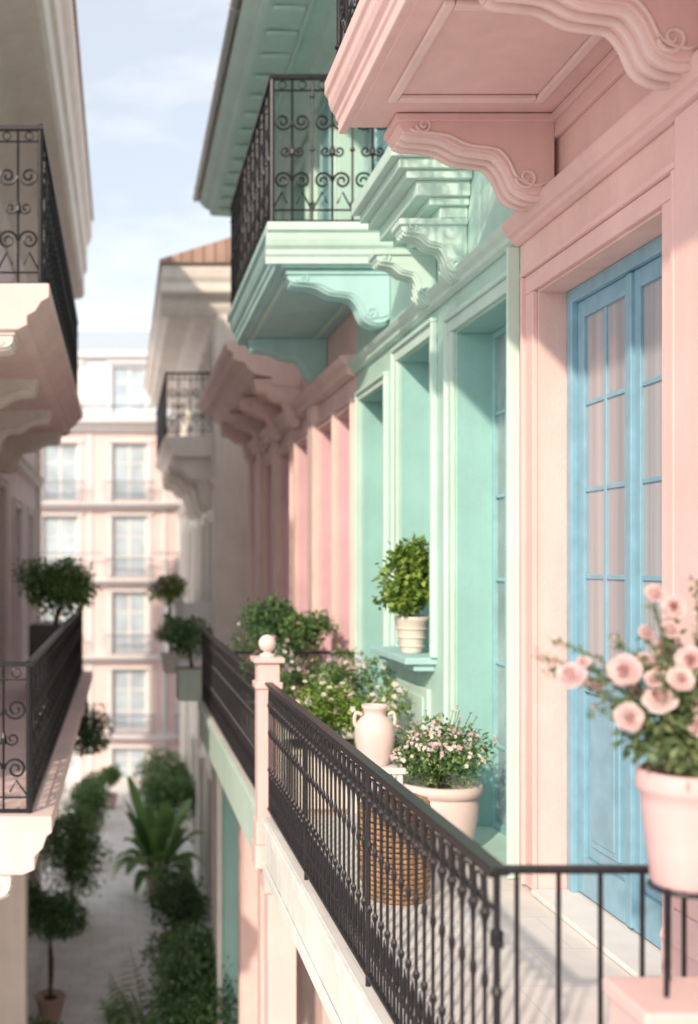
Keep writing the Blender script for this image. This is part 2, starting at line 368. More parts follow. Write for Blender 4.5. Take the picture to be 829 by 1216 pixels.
# door
d=Thing('blue_french_door',(2.66,5.18,-1.9)); f=d.part('frame',BLUE,.005); XD=2.60
f.box(XD-.02,XD+.10,5.80,5.868,-1.885,1.578); f.box(XD-.02,XD+.10,4.492,4.56,-1.885,1.578); f.box(XD-.02,XD+.10,4.56,5.80,1.50,1.578)
lf=d.part('leaves',BLUE,.004); pn=d.part('panels',BLUE,.010)
def leafd(a,b):
    x0,x1=XD+.015,XD+.06
    lf.box(x0,x1,a,a+.075,-1.87,1.497); lf.box(x0,x1,b-.075,b,-1.87,1.497)
    for z0,z1 in ((1.40,1.497),(-.72,-.56),(-1.87,-1.66)): lf.box(x0,x1,a+.075,b-.075,z0,z1)
    ia,ib=a+.075,b-.075; m=(ia+ib)/2
    lf.box(x0+.008,x1-.005,m-.014,m+.014,-.56,1.40)
    for k in range(1,4):
        z=-.56+1.96*k/4; lf.box(x0+.010,x1-.007,ia,m-.014,z-.013,z+.013); lf.box(x0+.010,x1-.007,m+.014,ib,z-.013,z+.013)
    pn.box(x0+.022,x1-.01,ia,ib,-1.66,-.72); pn.box(x0+.006,x0+.024,ia+.07,ib-.07,-1.58,-.80); pn.box(x0-.002,x0+.010,ia+.11,ib-.11,-1.54,-.84)
leafd(5.185,5.797); leafd(4.563,5.175)
f.box(XD-.005,XD+.02,5.155,5.205,-1.86,1.49)
d.part('curtained_glass',GLASSC).box(XD+.035,XD+.041,4.60,5.76,-.57,1.41)
h=d.part('handle',BRASS,0,True); h.tube([(XD+.01,5.14,-.60),(XD-.04,5.14,-.60),(XD-.045,5.10,-.60),(XD-.045,5.03,-.605)],.009,8)
h.box(XD+.008,XD+.014,5.125,5.155,-.70,-.52)
# pink upper balcony
ub=Thing('pink_balcony',(1.8,3,2.5)); s=ub.part('slab',PINKT,.008)
s.box(1.30,W-.002,.6,5.74,2.49,2.62)
pf=[(.0,2.497),(.045,2.497),(.045,2.56),(.06,2.575),(.06,2.60),(.085,2.625),(.10,2.66),(.105,2.70),(.125,2.72),(.125,2.80),(.0,2.80)]
mould(s,1.30,-1,pf,.6,5.87)
pts=[(5.74,2.497)]+[(5.74+u,z) for u,z in pf[1:-1]]+[(5.74,2.80)]
s.prism(pts,'x',1.302,W-.003)
s.box(1.31,W-.004,.6,5.735,2.63,2.795)
pan=ub.part('soffit_panels',PINKP,.008)
for a,b in ((.8,2.35),(2.55,4.15),(4.45,5.40)):
    for (x0,x1,y0,y1) in ((1.42,1.47,a,b),(2.20,2.25,a,b),(1.472,2.198,a,a+.05),(1.472,2.198,b-.05,b)): pan.box(x0,x1,y0,y1,2.462,2.4885)
cb=ub.part('corbels',PINKT,.006); rb=ub.part('corbel_scrolls',PINKP,0,True)
for y in (5.70,4.22,2.6): corbel(cb,rb,W-.03,-1,.86,2.486,.44,y,.24)
ir=ub.part('railing',IRON); fy=lambda X:(lambda s_,z:(X,s_,z)); fx=lambda Y:(lambda s_,z:(s_,Y,z))
ornate(ir,fy(1.24),.7,5.78,2.83,3.90); ornate(ir,fx(5.78),1.24,2.4,2.83,3.90)
ir.box(1.215,1.265,.7,5.8,3.90,3.925); ir.box(1.265,2.4,5.755,5.8,3.90,3.925); ir.box(1.225,1.255,.7,5.79,2.802,2.83)
# ================================================================= MINT HOUSE
mh=Thing('mint_house',(W,8.3,-7.5)); w=mh.part('wall',MINT)
opsM=[(6.30,7.33,-1.9,1.68),(7.88,8.80,-.72,1.76),(9.25,10.2,-1.9,1.64)]
wall(w,'y',W+.001,.34,6.142,10.42,-7.5,3.1,opsM)
wall(w,'y',W+.001,.34,6.142,17.0,3.1,6.2,[(9.6,11.2,3.12,5.35),(6.9,7.9,3.4,5.2),(13.2,14.3,3.3,5.3)])
w.box(W+.345,W+4.5,16.66,17.0,3.1,6.2)
rv_=mh.part('shade_toned_reveals',TEAL)  # teal sheets: shade of the recessed jambs put into colour
for a,b,z0,z1 in opsM:
    rv_.box(W+.012,W+.338,b-.006,b-.002,z0+.004,z1-.01); rv_.box(W+.012,W+.338,a+.002,a+.006,z0+.004,z1-.01); rv_.box(W+.012,W+.338,a+.007,b-.007,z1-.006,z1-.002)
mh.part('core',DARK).box(W+.36,W+4.5,6.145,16.6,-7.5,6.15)
t=mh.part('trim',MINTT,.006)
for a,b,z0,z1 in opsM: surround(t,W,-1,a,b,z0,z1,.10 if b<10 else .07,.03)
t.box(W,W-.075,6.145,6.175,-1.915,1.93)
t.box(W,W-.06,7.47,7.74,-1.915,-1.55)
mould(t,W,-1,[(.02,1.96),(.05,1.98),(.05,2.01),(.08,2.04),(.10,2.08),(.02,2.09)],6.17,10.42)
sl=mh.part('window_sill',MINTB,.008); sl.box(W+.30,W-.24,7.78,8.90,-.775,-.722); sl.box(W,W-.16,7.82,8.86,-.83,-.777)
cbs=mh.part('sill_panel',MINTT,.008); cbs.box(W,W-.035,7.90,8.78,-1.75,-.98); cbs.box(W-.035,W-.05,7.98,8.70,-1.68,-1.05)
fr=mh.part('window_frames',TEALD,.004); gl=mh.part('window_glass',GLASSD)
def glaze(fr,gl,a,b,z0,z1,cols,rows,x=W+.26,sg=1,fw=.05):
    fr.box(x,x+sg*.06,a+.007,a+fw,z0+.004,z1-.008); fr.box(x,x+sg*.06,b-fw,b-.007,z0+.004,z1-.008)
    fr.box(x,x+sg*.06,a+fw,b-fw,z1-fw,z1-.008); fr.box(x,x+sg*.06,a+fw,b-fw,z0+.004,z0+fw)
    for i in range(1,cols):
        s_=a+(b-a)*i/cols; fr.box(x+sg*.004,x+sg*.056,s_-.018,s_+.018,z0+fw,z1-fw)
    for j in range(1,rows):
        z=z0+(z1-z0)*j/rows
        for i in range(cols):
            s0=a+(b-a)*i/cols+.018+(fw-.018 if i==0 else 0); s1=a+(b-a)*(i+1)/cols-.018-(fw-.018 if i==cols-1 else 0)
            fr.box(x+sg*.010,x+sg*.050,s0,s1,z-.012,z+.012)
    gl.box(x+sg*.028,x+sg*.034,a+fw*.9,b-fw*.9,z0+fw*.9,z1-fw*.9)
glaze(fr,gl,6.30,7.33,-1.9,1.68,4,6); glaze(fr,gl,7.88,8.80,-.72,1.76,2,4); glaze(fr,gl,9.25,10.2,-1.9,1.64,2,5)
glaze(fr,gl,9.6,11.2,3.12,5.35,4,4); glaze(fr,gl,6.9,7.9,3.4,5.2,2,3); glaze(fr,gl,13.2,14.3,3.3,5.3,2,4)
surround(t,W,-1,9.6,11.2,3.12,5.35,.12,.03); surround(t,W,-1,6.9,7.9,3.4,5.2,.12,.03); surround(t,W,-1,13.2,14.3,3.3,5.3,.12,.03)
sh=mh.part('shutters',TEALD,.005)
def shutter(sh,x,sg,a,b,z0,z1):
    for (p,q,r_,s_) in ((a,a+.06,z0,z1),(b-.06,b,z0,z1),(a+.06,b-.06,z0,z0+.07),(a+.06,b-.06,z1-.07,z1),(a+.06,b-.06,(z0+z1)/2-.03,(z0+z1)/2+.03)): sh.box(x,x+sg*.045,p,q,r_,s_)
    z=z0+.09
    while z<z1-.1:
        if abs(z-(z0+z1)/2)>.06: sh.box(x+sg*.008,x+sg*.034,a+.06,b-.06,z,z+.03)
        z+=.05
for a,b in ((8.85,9.40),(11.40,11.95)): shutter(sh,W-.035,-1,a,b,3.15,5.35)
for y in (6.25,8.35,12.5,15.2,16.6): t.box(W,W-.06,y,y+.28,3.1,5.6)
ev=mh.part('eaves',MINTT,.01); mould(ev,W,-1,[(.06,5.55),(.10,5.6),(.10,5.66),(.22,5.74),(.26,5.80),(.9,5.84),(.95,5.86),(.95,5.92),(1.05,5.98),(1.12,6.06),(1.12,6.10)],6.16,16.95)
y=6.5
while y<16.8: ev.box(W-.5,W-.84,y,y+.09,5.77,5.8135); y+=.5
ev.box(W-.44,W-.49,6.2,16.9,5.765,5.815)
rf=mh.part('roof',TERRA); rf.prism([(1.22,6.12),(1.22,6.18),(4.6,7.6),(7,6.3),(7,6.12)],'y',6.15,17.05)
gt=mh.part('gutter',plain('zinc',(.38,.40,.40),.4,.5)); gt.tube([(1.24,6.2,6.15),(1.24,17.0,6.15)],.055,10)
for y in (7.5,9.3,11.1,12.9,14.7,16.5): gt.tube([(1.30,y,6.06),(1.24,y,6.085),(1.18,y,6.12),(1.17,y,6.17)],.008,5)
# mint balcony
mb=Thing('mint_balcony',(1.9,10.6,2.7)); s=mb.part('slab',MINTB,.008); X0=1.42;Y0,Y1=9.04,12.3
s.box(X0,W-.002,Y0,Y1,2.66,2.99)
pf=[(.0,2.68),(.03,2.68),(.03,2.74),(.05,2.76),(.05,2.80),(.08,2.83),(.10,2.88),(.11,2.93),(.14,2.95),(.14,3.02),(0,3.02)]
s2=mb.part('cornice',MINTT,.006); s3=mb.part('shade_toned_side_cornice',MINTB,.006)  # street side darker than near face: its shade is in the colour
mould(s3,X0,-1,pf,Y0-.0,Y1)
pts=[(Y0,2.68)]+[(Y0-u,z) for u,z in pf[1:-1]]+[(Y0,3.02)]
s2.prism(pts,'x',X0-.139,W-.003)
s.box(X0,W-.004,Y0,Y1,2.992,3.018)
pn=mb.part('soffit_panel',MINTT,.006)
for (a,b,c_,e) in ((1.50,1.55,9.4,11.95),(2.25,2.30,9.4,11.95),(1.552,2.248,9.4,9.45),(1.552,2.248,11.9,11.95)): pn.box(a,b,c_,e,2.635,2.658)
cb=mb.part('corbels',MINTB,.006); rb=mb.part('corbel_scrolls',MINTB,0,True)
for y in (9.22,12.0): corbel(cb,rb,W-.005,-1,.92,2.655,.48,y,.22)
ir=mb.part('railing',IRON); ornate(ir,fy(1.33),8.96,12.25,3.05,4.30,.34,.011); ornate(ir,fx(8.96),1.33,2.40,3.05,4.30,.36,.011)
ir.box(1.305,1.355,8.93,12.28,4.30,4.335); ir.box(1.355,2.4,8.935,8.985,4.30,4.335); ir.box(1.315,1.345,8.945,12.27,3.022,3.05); ir.box(1.345,2.4,8.945,8.975,3.022,3.05)
ir.tube([(1.33,8.96,3.0),(1.33,8.96,4.34)],.022,8)
# mint hood with consoles
hd=Thing('mint_window_hood',(2.1,7.5,2.4)); s=hd.part('cornice',MINTT,.007)
for (u,e,za,zb_) in ((.20,.0,2.42,2.50),(.28,.03,2.501,2.555),(.38,.06,2.556,2.66),(.46,.10,2.661,2.72),(.52,.13,2.721,2.79),(.58,.16,2.791,2.89),(.50,.10,2.891,2.94)):
    s.box(W-.004,W-u,7.06-e,7.95+e,za,zb_)
cb=hd.part('consoles',MINTT,.006); rb=hd.part('console_scrolls',MINTT,0,True)
for y in (7.16,7.85): corbel(cb,rb,W-.004,-1,.46,2.418,.40,y,.18)
# ================================================================= ROSE-PINK ROW HOUSE
rh=Thing('rose_row_house',(W,14.7,-7.5)); w=rh.part('wall',PINKP)
ops=[(10.60,11.28,-1.9,1.62),(11.52,12.30,-1.9,1.62),(13.0,13.85,-1.9,1.62),(14.4,15.3,-1.9,1.62),(15.95,16.85,-1.9,1.62)]
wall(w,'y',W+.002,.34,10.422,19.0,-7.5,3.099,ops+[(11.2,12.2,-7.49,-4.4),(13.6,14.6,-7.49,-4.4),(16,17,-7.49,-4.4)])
w.box(W+.345,W+4.5,18.66,19.0,-7.5,3.09)
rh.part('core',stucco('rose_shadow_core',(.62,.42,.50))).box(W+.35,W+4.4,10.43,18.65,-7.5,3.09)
rvp=rh.part('shade_toned_reveals',MAUVE)  # mauve sheets paint the shade inside the openings
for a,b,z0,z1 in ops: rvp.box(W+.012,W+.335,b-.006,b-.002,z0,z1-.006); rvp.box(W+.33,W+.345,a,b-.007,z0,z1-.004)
t=rh.part('trim',PINKP,.008)
for a,b,z0,z1 in ops: surround(t,W,-1,a,b,z0,z1,.07,.03)
for y in (12.42,15.5,17.3,18.6): t.box(W,W-.08,y,y+.34,-1.9,1.95)
mould(t,W,-1,[(.03,1.95),(.09,1.98),(.09,2.06),(.14,2.10),(.17,2.16),(.03,2.18)],10.45,18.98)
pb=Thing('rose_balcony',(1.9,16,2.7)); s=pb.part('slab',PINKP,.008)
pf=[(.30,2.40),(.40,2.43),(.40,2.52),(.62,2.56),(.72,2.64),(.76,2.72),(.92,2.75),(.92,2.84),(1.0,2.90),(1.02,2.98),(1.02,3.02),(.1,3.06)]
mould(s,W-.003,-1,pf,13.6,18.6)
cb=pb.part('corbels',PINKP,.006); rb=pb.part('corbel_scrolls',PINKP,0,True)
for y in (13.75,15.3,16.9,18.4): corbel(cb,rb,W-.003,-1,.62,2.50,.62,y,.24)
rh.part('roof',TERRA).box(W+.01,W+4.5,17.05,19.0,3.1,3.2)
# ================================================================= GALLERY DECKS (right, our level)
XR=1.12
dk=Thing('gallery_balcony',(1.8,5.5,-1.92)); dk.part('deck',DECK).box(1.085,W-.001,2.5,7.70,-1.96,-1.92)
fs=dk.part('fascia',PALE,.01); fs.box(1.09,1.30,2.5,7.70,-2.34,-1.961); fs.box(1.06,1.088,2.5,7.70,-2.02,-1.93); fs.box(1.07,1.088,2.5,7.70,-2.36,-2.27)
dk.part('soffit',PINKP).box(1.30,W-.001,2.5,14.2,-2.30,-1.962)
cl=dk.part('columns',PINKT,.01)
for y in (7.86,5.2): cl.box(1.12,1.34,y-.11,y+.11,-7.5,-2.345); cl.box(1.09,1.37,y-.14,y+.14,-2.52,-2.36); cl.box(1.10,1.36,y-.13,y+.13,-7.5,-7.1)
for y in (9.6,11.2): cl.box(1.3,1.5,y-.1,y+.1,-7.5,-2.31); cl.box(1.27,1.53,y-.13,y+.13,-2.50,-2.36)
r=Thing('iron_railing',(XR,5.4,-1.92)); ir=r.part('balusters',IRON); 
balusters(ir,fy(XR),3.12,7.70,-1.86,-.945)
tr=r.part('handrail',IRON,.006); tr.box(XR-.03,XR+.03,2.99,7.72,-.925,-.90); tr.box(XR-.012,XR+.012,3.05,7.72,-.948,-.926); tr.box(XR-.014,XR+.014,3.05,7.72,-1.875,-1.855)
tr.box(XR-.010,XR+.010,3.05,7.72,-1.045,-1.032)
ir.tube([(XR,3.02,-1.92),(XR,3.02,-1.3),(XR,3.02,-1.28),(XR,3.02,-1.26),(XR,3.02,-1.15),(XR,3.02,-1.14),(XR,3.02,-1.10),(XR,3.02,-1.09),(XR,3.02,-.925)],[.012,.012,.018,.011,.011,.021,.021,.011,.011],8)
tr.box(XR+.03,W-.03,3.0,3.04,-.922,-.902); tr.box(XR+.03,W-.03,3.01,3.03,-1.86,-1.84)
x=XR+.06
while x<W-.05:
    ir.tube([(x,3.02,-1.85),(x,3.02,-.92)],.0075,7); x+=.125
for y in (4.6,6.15): ir.tube([(XR,y,-1.92),(XR,y,-.92)],.012,8)
pp=Thing('pink_newel_post',(1.13,7.86,-2.3)); p=pp.part('shaft',PINKT,.008); px,py=1.13,7.86
p.box(px-.085,px+.085,py-.085,py+.085,-2.16,-.76); p.box(px-.11,px+.11,py-.11,py+.11,-2.34,-2.161); p.box(px-.105,px+.105,py-.105,py+.105,-.96,-.91); p.box(px-.12,px+.12,py-.12,py+.12,-.759,-.72); p.box(px-.098,px+.098,py-.098,py+.098,-2.16,-1.98)
pp.part('finial',PINKP,0,True).lathe(px,py,[(.06,-.72),(.06,-.70),(.03,-.69),(.028,-.675)]+[(.068*math.sin(a),-.615-.068*math.cos(a)) for a in [.45+i*(math.pi-.46)/10 for i in range(11)]],24)
dk2=Thing('mint_gallery_balcony',(1.8,11,-1.92)); dk2.part('deck',DECK).box(1.085,W-.001,7.97,14.2,-1.96,-1.921)
fs=dk2.part('fascia',MINTT,.01); fs.box(1.09,1.299,7.97,14.2,-2.42,-1.961); fs.box(1.06,1.088,7.97,14.2,-2.02,-1.93)
pr_=dk2.part('pier',TEAL,.01); pr_.box(1.32,1.95,13.5,14.15,-7.5,-2.31); pr_.box(1.28,1.98,13.45,14.18,-2.6,-2.425)
p2=dk2.part('pier_trim',PALE,.01); p2.box(1.26,1.33,13.42,14.19,-7.5,-2.61)
r2=Thing('iron_railing',(XR,11,-1.92)); ir=r2.part('balusters',IRON); balusters(ir,fy(XR),8.02,14.1,-1.86,-.945,.11); ir.box(XR-.03,XR+.03,7.96,14.15,-.93,-.90); ir.box(XR-.014,XR+.014,7.96,14.15,-1.875,-1.855)
ir.box(XR-.01,XR+.01,7.96,14.15,-1.05,-1.035)
r3=Thing('iron_railing',(1.8,9.55,-1.92)); ir=r3.part('balusters',IRON); balusters(ir,fx(10.45),1.16,2.40,-1.86,-.945,.11); ir.box(1.16,2.41,10.425,10.475,-.93,-.90); ir.box(1.16,2.41,10.44,10.46,-1.875,-1.855)
# ================================================================= CREAM HOUSE
ch=Thing('cream_house',(1.9,26,-7.5)); w=ch.part('wall',CREAM)
ops=[(20.8,21.7,2.7,4.7),(22.9,23.8,2.7,4.7),(25,25.9,2.7,4.7),(27.5,28.4,2.7,4.7),(30,30.9,2.7,4.7)]+[(a,a+.9,-1.8,.9) for a in (20.8,22.9,25,27.5,30)]+[(a,a+1,-7.49,-4.6) for a in (21,23.4,26,29)]
wall(w,'y',1.9,.3,20,33.2,-7.5,5.5,ops); w.box(2.2,7,20,20.3,-7.5,5.5)
fr=ch.part('window_frames',WHITE,.004); gl=ch.part('window_glass',GLASSD)
for o in ops: glaze(fr,gl,o[0],o[1],o[2],o[3],2,3,2.06)
ch.part('core',DARK).box(2.205,7,20.31,33.2,-7.5,5.4)
t=ch.part('trim',CREAMT,.008)
for o in ops: surround(t,1.9,-1,*o,.12,.04)
for z in (1.5,-2.2): mould(t,1.9,-1,[(.03,z),(.10,z+.04),(.10,z+.12),(.18,z+.2),(.03,z+.22)],19.99,33.2)
for y in (20.02,24.3,28.9): t.box(1.9,1.82,y,y+.4,-7.5,5.3)
t.box(1.85,2.35,19.93,19.998,-7.5,5.3)
pf=[(.06,4.75),(.12,4.8),(.12,4.9),(.35,5.05),(.45,5.2),(.9,5.26),(.95,5.30),(.95,5.45),(1.08,5.55),(1.15,5.7),(1.15,5.78)]
mould(t,1.9,-1,pf,20,33.2)
t.prism([(20,4.9)]+[(20-u*.45,z) for u,z in pf[2:]]+[(20,5.78)],'x',.76,7)
ch.part('roof',TERRA).prism([(.72,5.79),(.72,5.86),(3.6,6.75),(7,5.9),(7,5.79)],'y',19.4,33.3)
dm=ch.part('chimney',CREAM,.01); dm.box(2.0,2.5,23,23.7,6.1,7.1)
bl=Thing('cream_balcony',(1.4,23,2.4)); s=bl.part('slab',CREAMT,.01); mould(s,1.9,-1,[(.8,2.18),(.88,2.24),(.88,2.36),(.98,2.44),(1.05,2.52),(1.05,2.60)],20.5,26.2)
cb=bl.part('corbels',CREAMT,.006); rb=bl.part('corbel_scrolls',CREAMT,0,True)
for y in (20.75,22.6,24.4,26.0): corbel(cb,rb,1.9,-1,.86,2.2,1.05,y,.28)
ir=bl.part('railing',IRON); ornate(ir,fy(.9),20.55,26.15,2.62,3.86,.5,.014); ornate(ir,fx(20.55),.9,1.88,2.62,3.86,.45,.014); ir.box(.87,.93,20.5,26.2,3.86,3.9); ir.box(.93,1.88,20.52,20.58,3.86,3.9)
lp=Thing('cream_terrace',(1.5,23,-2)); s=lp.part('parapet',WHITE,.01); s.box(1.12,1.9,19.6,26.5,-2.3,-1.95); s.box(1.12,1.24,20.9,26.5,-1.95,-.8); s.box(1.08,1.28,20.85,26.5,-.8,-.72); s.box(1.24,1.9,20.9,21.0,-1.95,-.8)
# ================================================================= LEFT HOUSE
lh=Thing('blush_house',(-1.9,15,-7.5)); w=lh.part('wall',stucco('blush_stucco',(.86,.72,.73)))
ops=[(9.5,10.5,-1.8,1.2),(12.2,13.2,-1.8,1.2),(15.2,16.2,-1.8,1.2),(17.6,18.7,-1.8,1.0),(20.2,21.2,-1.8,1.0),(10,11,2.5,4.8),(13,14,2.5,4.8),(17.6,18.7,2.6,4.8),(20.2,21.2,2.6,4.8),(17.4,18.6,-7.49,-4.6),(20.2,21.4,-7.49,-4.6)]
wall(w,'y',-1.9,-.3,7.6,22.8,-7.5,6.0,ops); w.box(-6,-2.2,7.6,7.9,-7.5,6); w.box(-6,-2.2,22.5,22.8,-7.5,6)
lh.part('core',DARK).box(-6,-2.21,7.91,22.49,-7.5,5.9)
fr=lh.part('window_frames',WHITE,.004); gl=lh.part('window_glass',GLASSF)
for o in ops: glaze(fr,gl,*o,2,4,-2.06,-1)
t=lh.part('trim',CREAMT,.008)
for o in ops: surround(t,-1.9,1,*o,.12,.04)
for z in (-2.3,1.7): mould(t,-1.9,1,[(.03,z),(.10,z+.04),(.10,z+.12),(.16,z+.2),(.03,z+.22)],7.6,22.8)
t.box(-1.9,-1.82,22.4,22.82,-7.5,5.6)
ev=lh.part('eaves',BEIGE,.012); mould(ev,-1.9,1,[(.05,5.1),(.12,5.2),(.12,5.35),(.45,5.6),(.55,5.72),(1.02,5.78),(1.08,5.85),(1.08,6.3),(1.14,6.36),(1.14,6.9),(1.2,7.0),(1.24,7.1),(1.24,7.5)],7.6,22.0)
lh.part('roof',TERRA).prism([(-.62,7.505),(-.62,7.56),(-4,8.6),(-6,7.6),(-6,7.505)],'y',7.5,22.1)
ub2=Thing('pink_balcony',(-1.3,12,2.2)); s=ub2.part('slab',PINKP,.01); mould(s,-1.897,1,[(1.0,2.02),(1.08,2.06),(1.08,2.14),(1.15,2.18),(1.2,2.26),(1.27,2.30),(1.27,2.42)],8.7,16.0)
cb=ub2.part('corbels',CREAMT,.006); rb=ub2.part('corbel_scrolls',CREAMT,0,True)
for y in (8.9,11.2,13.4,15.6): corbel(cb,rb,-1.897,1,.95,2.03,.6,y,.28)
ir=ub2.part('railing',IRON); ornate(ir,fy(-.71),8.8,15.95,2.45,3.78,.42,.011); ornate(ir,fx(8.8),-1.88,-.71,2.45,3.78,.40,.011); ir.box(-.735,-.685,8.77,15.98,3.78,3.815); ir.box(-1.88,-.735,8.775,8.825,3.78,3.815); ir.box(-.725,-.695,8.78,15.97,2.422,2.45); ir.box(-1.88,-.725,8.785,8.815,2.422,2.45)
ir.tube([(-.71,8.8,2.42),(-.71,8.8,3.83)],.024,8)
lb2=Thing('blush_balcony',(-1.3,12.5,-1.9)); s=lb2.part('slab',PINKP,.01); mould(s,-1.897,1,[(1.15,-2.34),(1.24,-2.30),(1.24,-2.2),(1.3,-2.14),(1.33,-2.05),(1.37,-2.02),(1.37,-1.9)],7.6,18.0)
cb=lb2.part('corbels',CREAMT,.006); rb=lb2.part('corbel_scrolls',CREAMT,0,True)
for y in (7.8,10.4,13,15.4,17.6): corbel(cb,rb,-1.897,1,1.05,-2.3,.9,y,.3)
ir=lb2.part('railing',IRON); ornate(ir,fy(-.71),7.72,17.9,-1.87,-.78,.42,.012); ornate(ir,fx(7.72),-1.88,-.71,-1.87,-.78,.40,.010); ir.box(-.74,-.68,7.69,17.93,-.78,-.745); ir.box(-1.88,-.74,7.69,7.75,-.78,-.745); ir.box(-.725,-.695,7.70,17.92,-1.898,-1.87); ir.box(-1.88,-.725,7.705,7.735,-1.898,-1.87)
ir.tube([(-.71,7.72,-1.9),(-.71,7.72,-.74)],.024,8)
pil=Thing('cream_pillar',(-1.3,13.3,-7.5)); p=pil.part('shaft',CREAMT,.015); p.box(-1.62,-1.25,13.0,13.4,-7.5,-3.1); p.box(-1.68,-1.19,12.94,13.46,-3.1,-2.95); p.box(-1.66,-1.21,12.96,13.44,-7.5,-7.2); p.box(-1.72,-1.15,12.9,13.5,-2.95,-2.345)
# ================================================================= FAR HOUSE
YF=34.6; fh=Thing('pink_apartment_house',(0,YF,-7.5)); w=fh.part('wall',stucco('haze_paled_pink',(.86,.68,.67),var=.07))  # distance haze put into the colours: paler pink and white
cols=[-6.9,-4.5,-2.72,-.34,2.03,4.4]; rows=[(2.15,4.15),(-.45,1.65),(-3.05,-.95),(-5.75,-3.6),(-7.45,-6.3)]
ops=[(c,c+1.2,a,b) for c in cols for a,b in rows]
wall(w,'x',YF,.3,-10,8,-7.5,4.7,ops)
fh.part('core',DARK).box(-10,8,YF+.31,YF+8,-7.5,4.7)
t=fh.part('trim',stucco('haze_paled_white_trim',(.80,.79,.81),var=.05),.01); fr=fh.part('window_frames',WHITE); gl=fh.part('window_glass',GLASSF); ir=fh.part('balcony_rails',plain('blue_grey_iron',(.22,.25,.31),.5,.3))  # trim white carries the painted haze too
def glx(a,b,z0,z1,yy=YF+.14):
    fr.box(a,a+.07,yy,yy+.06,z0,z1);fr.box(b-.07,b,yy,yy+.06,z0,z1);fr.box(a+.07,b-.07,yy,yy+.06,z1-.07,z1);fr.box(a+.07,b-.07,yy,yy+.06,z0,z0+.07)
    m=(a+b)/2;fr.box(m-.04,m+.04,yy+.004,yy+.056,z0+.07,z1-.07)
    for k in (1,2): z=z0+(z1-z0)*k/3; fr.box(a+.07,m-.04,yy+.01,yy+.05,z-.02,z+.02);fr.box(m+.04,b-.07,yy+.01,yy+.05,z-.02,z+.02)
    gl.box(a+.06,b-.06,yy+.026,yy+.034,z0+.06,z1-.06)
for c,e,a,b in ops:
    glx(c,e,a,b); t.box(c-.14,c-.01,YF,YF-.04,a,b+.01); t.box(e+.01,e+.14,YF,YF-.04,a,b+.01); t.box(c-.2,e+.2,YF,YF-.09,b+.012,b+.10)
for z in (1.90,-.70,-3.30,-6.0): mould_x(t,YF,[(.05,z),(.35,z+.05),(.45,z+.1),(.5,z+.14),(.5,z+.2),(.0,z+.21)],-10,8)
for (a,b) in rows[:4]:
    for c in cols:
        ir.box(c-.25,c+1.45,YF-.46,YF-.44,a+.62,a+.66); ir.box(c-.25,c+1.45,YF-.46,YF-.44,a+.02,a+.05)
        for k in range(19): xx=c-.25+k*1.7/18; ir.box(xx-.011,xx+.011,YF-.46,YF-.44,a+.05,a+.62)
for a,b in ((-10,-5.2),(-5.0,-.7),(1.0,8)):
    ir.box(a,b,YF-.50,YF-.48,-.45+.80,-.45+.84)
mould_x(t,YF,[(.1,4.5),(.3,4.6),(.35,4.7),(.6,4.8),(.6,4.92),(0,4.95)],-10,8)
for c in (-5.0,-1.1,1.45,5.2): t.box(c-.07,c+.07,YF,YF-.05,-7.5,4.49)
ms=fh.part('attic_storey',GREYB); wall(ms,'x',YF+.7,.3,-2.9,6.5,4.95,7.3,[(-.34,.86,5.3,6.9),(2.03,3.2,5.3,6.9),(-2.4,-1.5,5.3,6.9)])
fh.part('attic_core',DARK).box(-2.9,6.5,YF+1.01,YF+8,4.71,7.3)
for c,e in ((-.34,.86),(2.03,3.2),(-2.4,-1.5)): glx(c,e,5.3,6.9,YF+.82); t.box(c-.12,c-.01,YF+.65,YF+.698,5.2,7.0); t.box(e+.01,e+.12,YF+.65,YF+.698,5.2,7.0); t.box(c-.2,e+.2,YF+.6,YF+.698,7.0,7.12)
t.box(-3.0,6.6,YF+.5,YF+.698,7.2,7.45); fh.part('attic_roof',plain('zinc_roof',(.50,.57,.64),.5,.2)).prism([(YF+.5,7.46),(YF+2.2,8.5),(YF+7,8.5),(YF+8,7.46)],'x',-3,6.6)
fh.part('terrace_rail',IRON).box(-10,8,YF-.3,YF-.27,5.35,5.39)
fh2=Thing('cream_apartment_house',(-6,YF+2,-7.5)); fh2.part('wall',GREYB).box(-9,-3.05,YF+2,YF+8,4.7,6.6); fh2.part('roof',WHITE).box(-9.2,-3.02,YF+1.9,YF+8,6.6,6.75)
# ================================================================= BALCONY ITEMS
wb=Thing('wicker_basket',(1.56,5.85,-1.92)); p=wb.part('weave',WICK,0,True)
for j in range(19):
    z=-1.905+j*.03; rr=.165+.03*math.sin(j/18*math.pi)*1.0+.012*(j/18); ph_=j%2*math.pi
    p.tube([(1.58+(rr+.007*math.sin(12*a+ph_))*math.cos(a),5.85+(rr+.007*math.sin(12*a+ph_))*math.sin(a),z) for a in [2*math.pi*i/60 for i in range(60)]],.015,5,True)
p.lathe(1.58,5.85,[(.001,-1.90),(.15,-1.90),(.155,-1.38)],24)
tb=Thing('plant_stool',(1.68,6.75,-1.92)); p=tb.part('top',WHITE,.006); p.box(1.52,1.85,6.58,6.92,-1.37,-1.33); l=tb.part('legs',WHITE,.004)
for a in (1.54,1.80):
    for b in (6.60,6.87): l.box(a,a+.035,b,b+.035,-1.92,-1.371)
l.box(1.575,1.80,6.61,6.63,-1.7,-1.67); l.box(1.575,1.80,6.88,6.90,-1.7,-1.67)
jg=Thing('ceramic_jug',(1.68,6.75,-1.33)); p=jg.part('body',POTW,0,True)
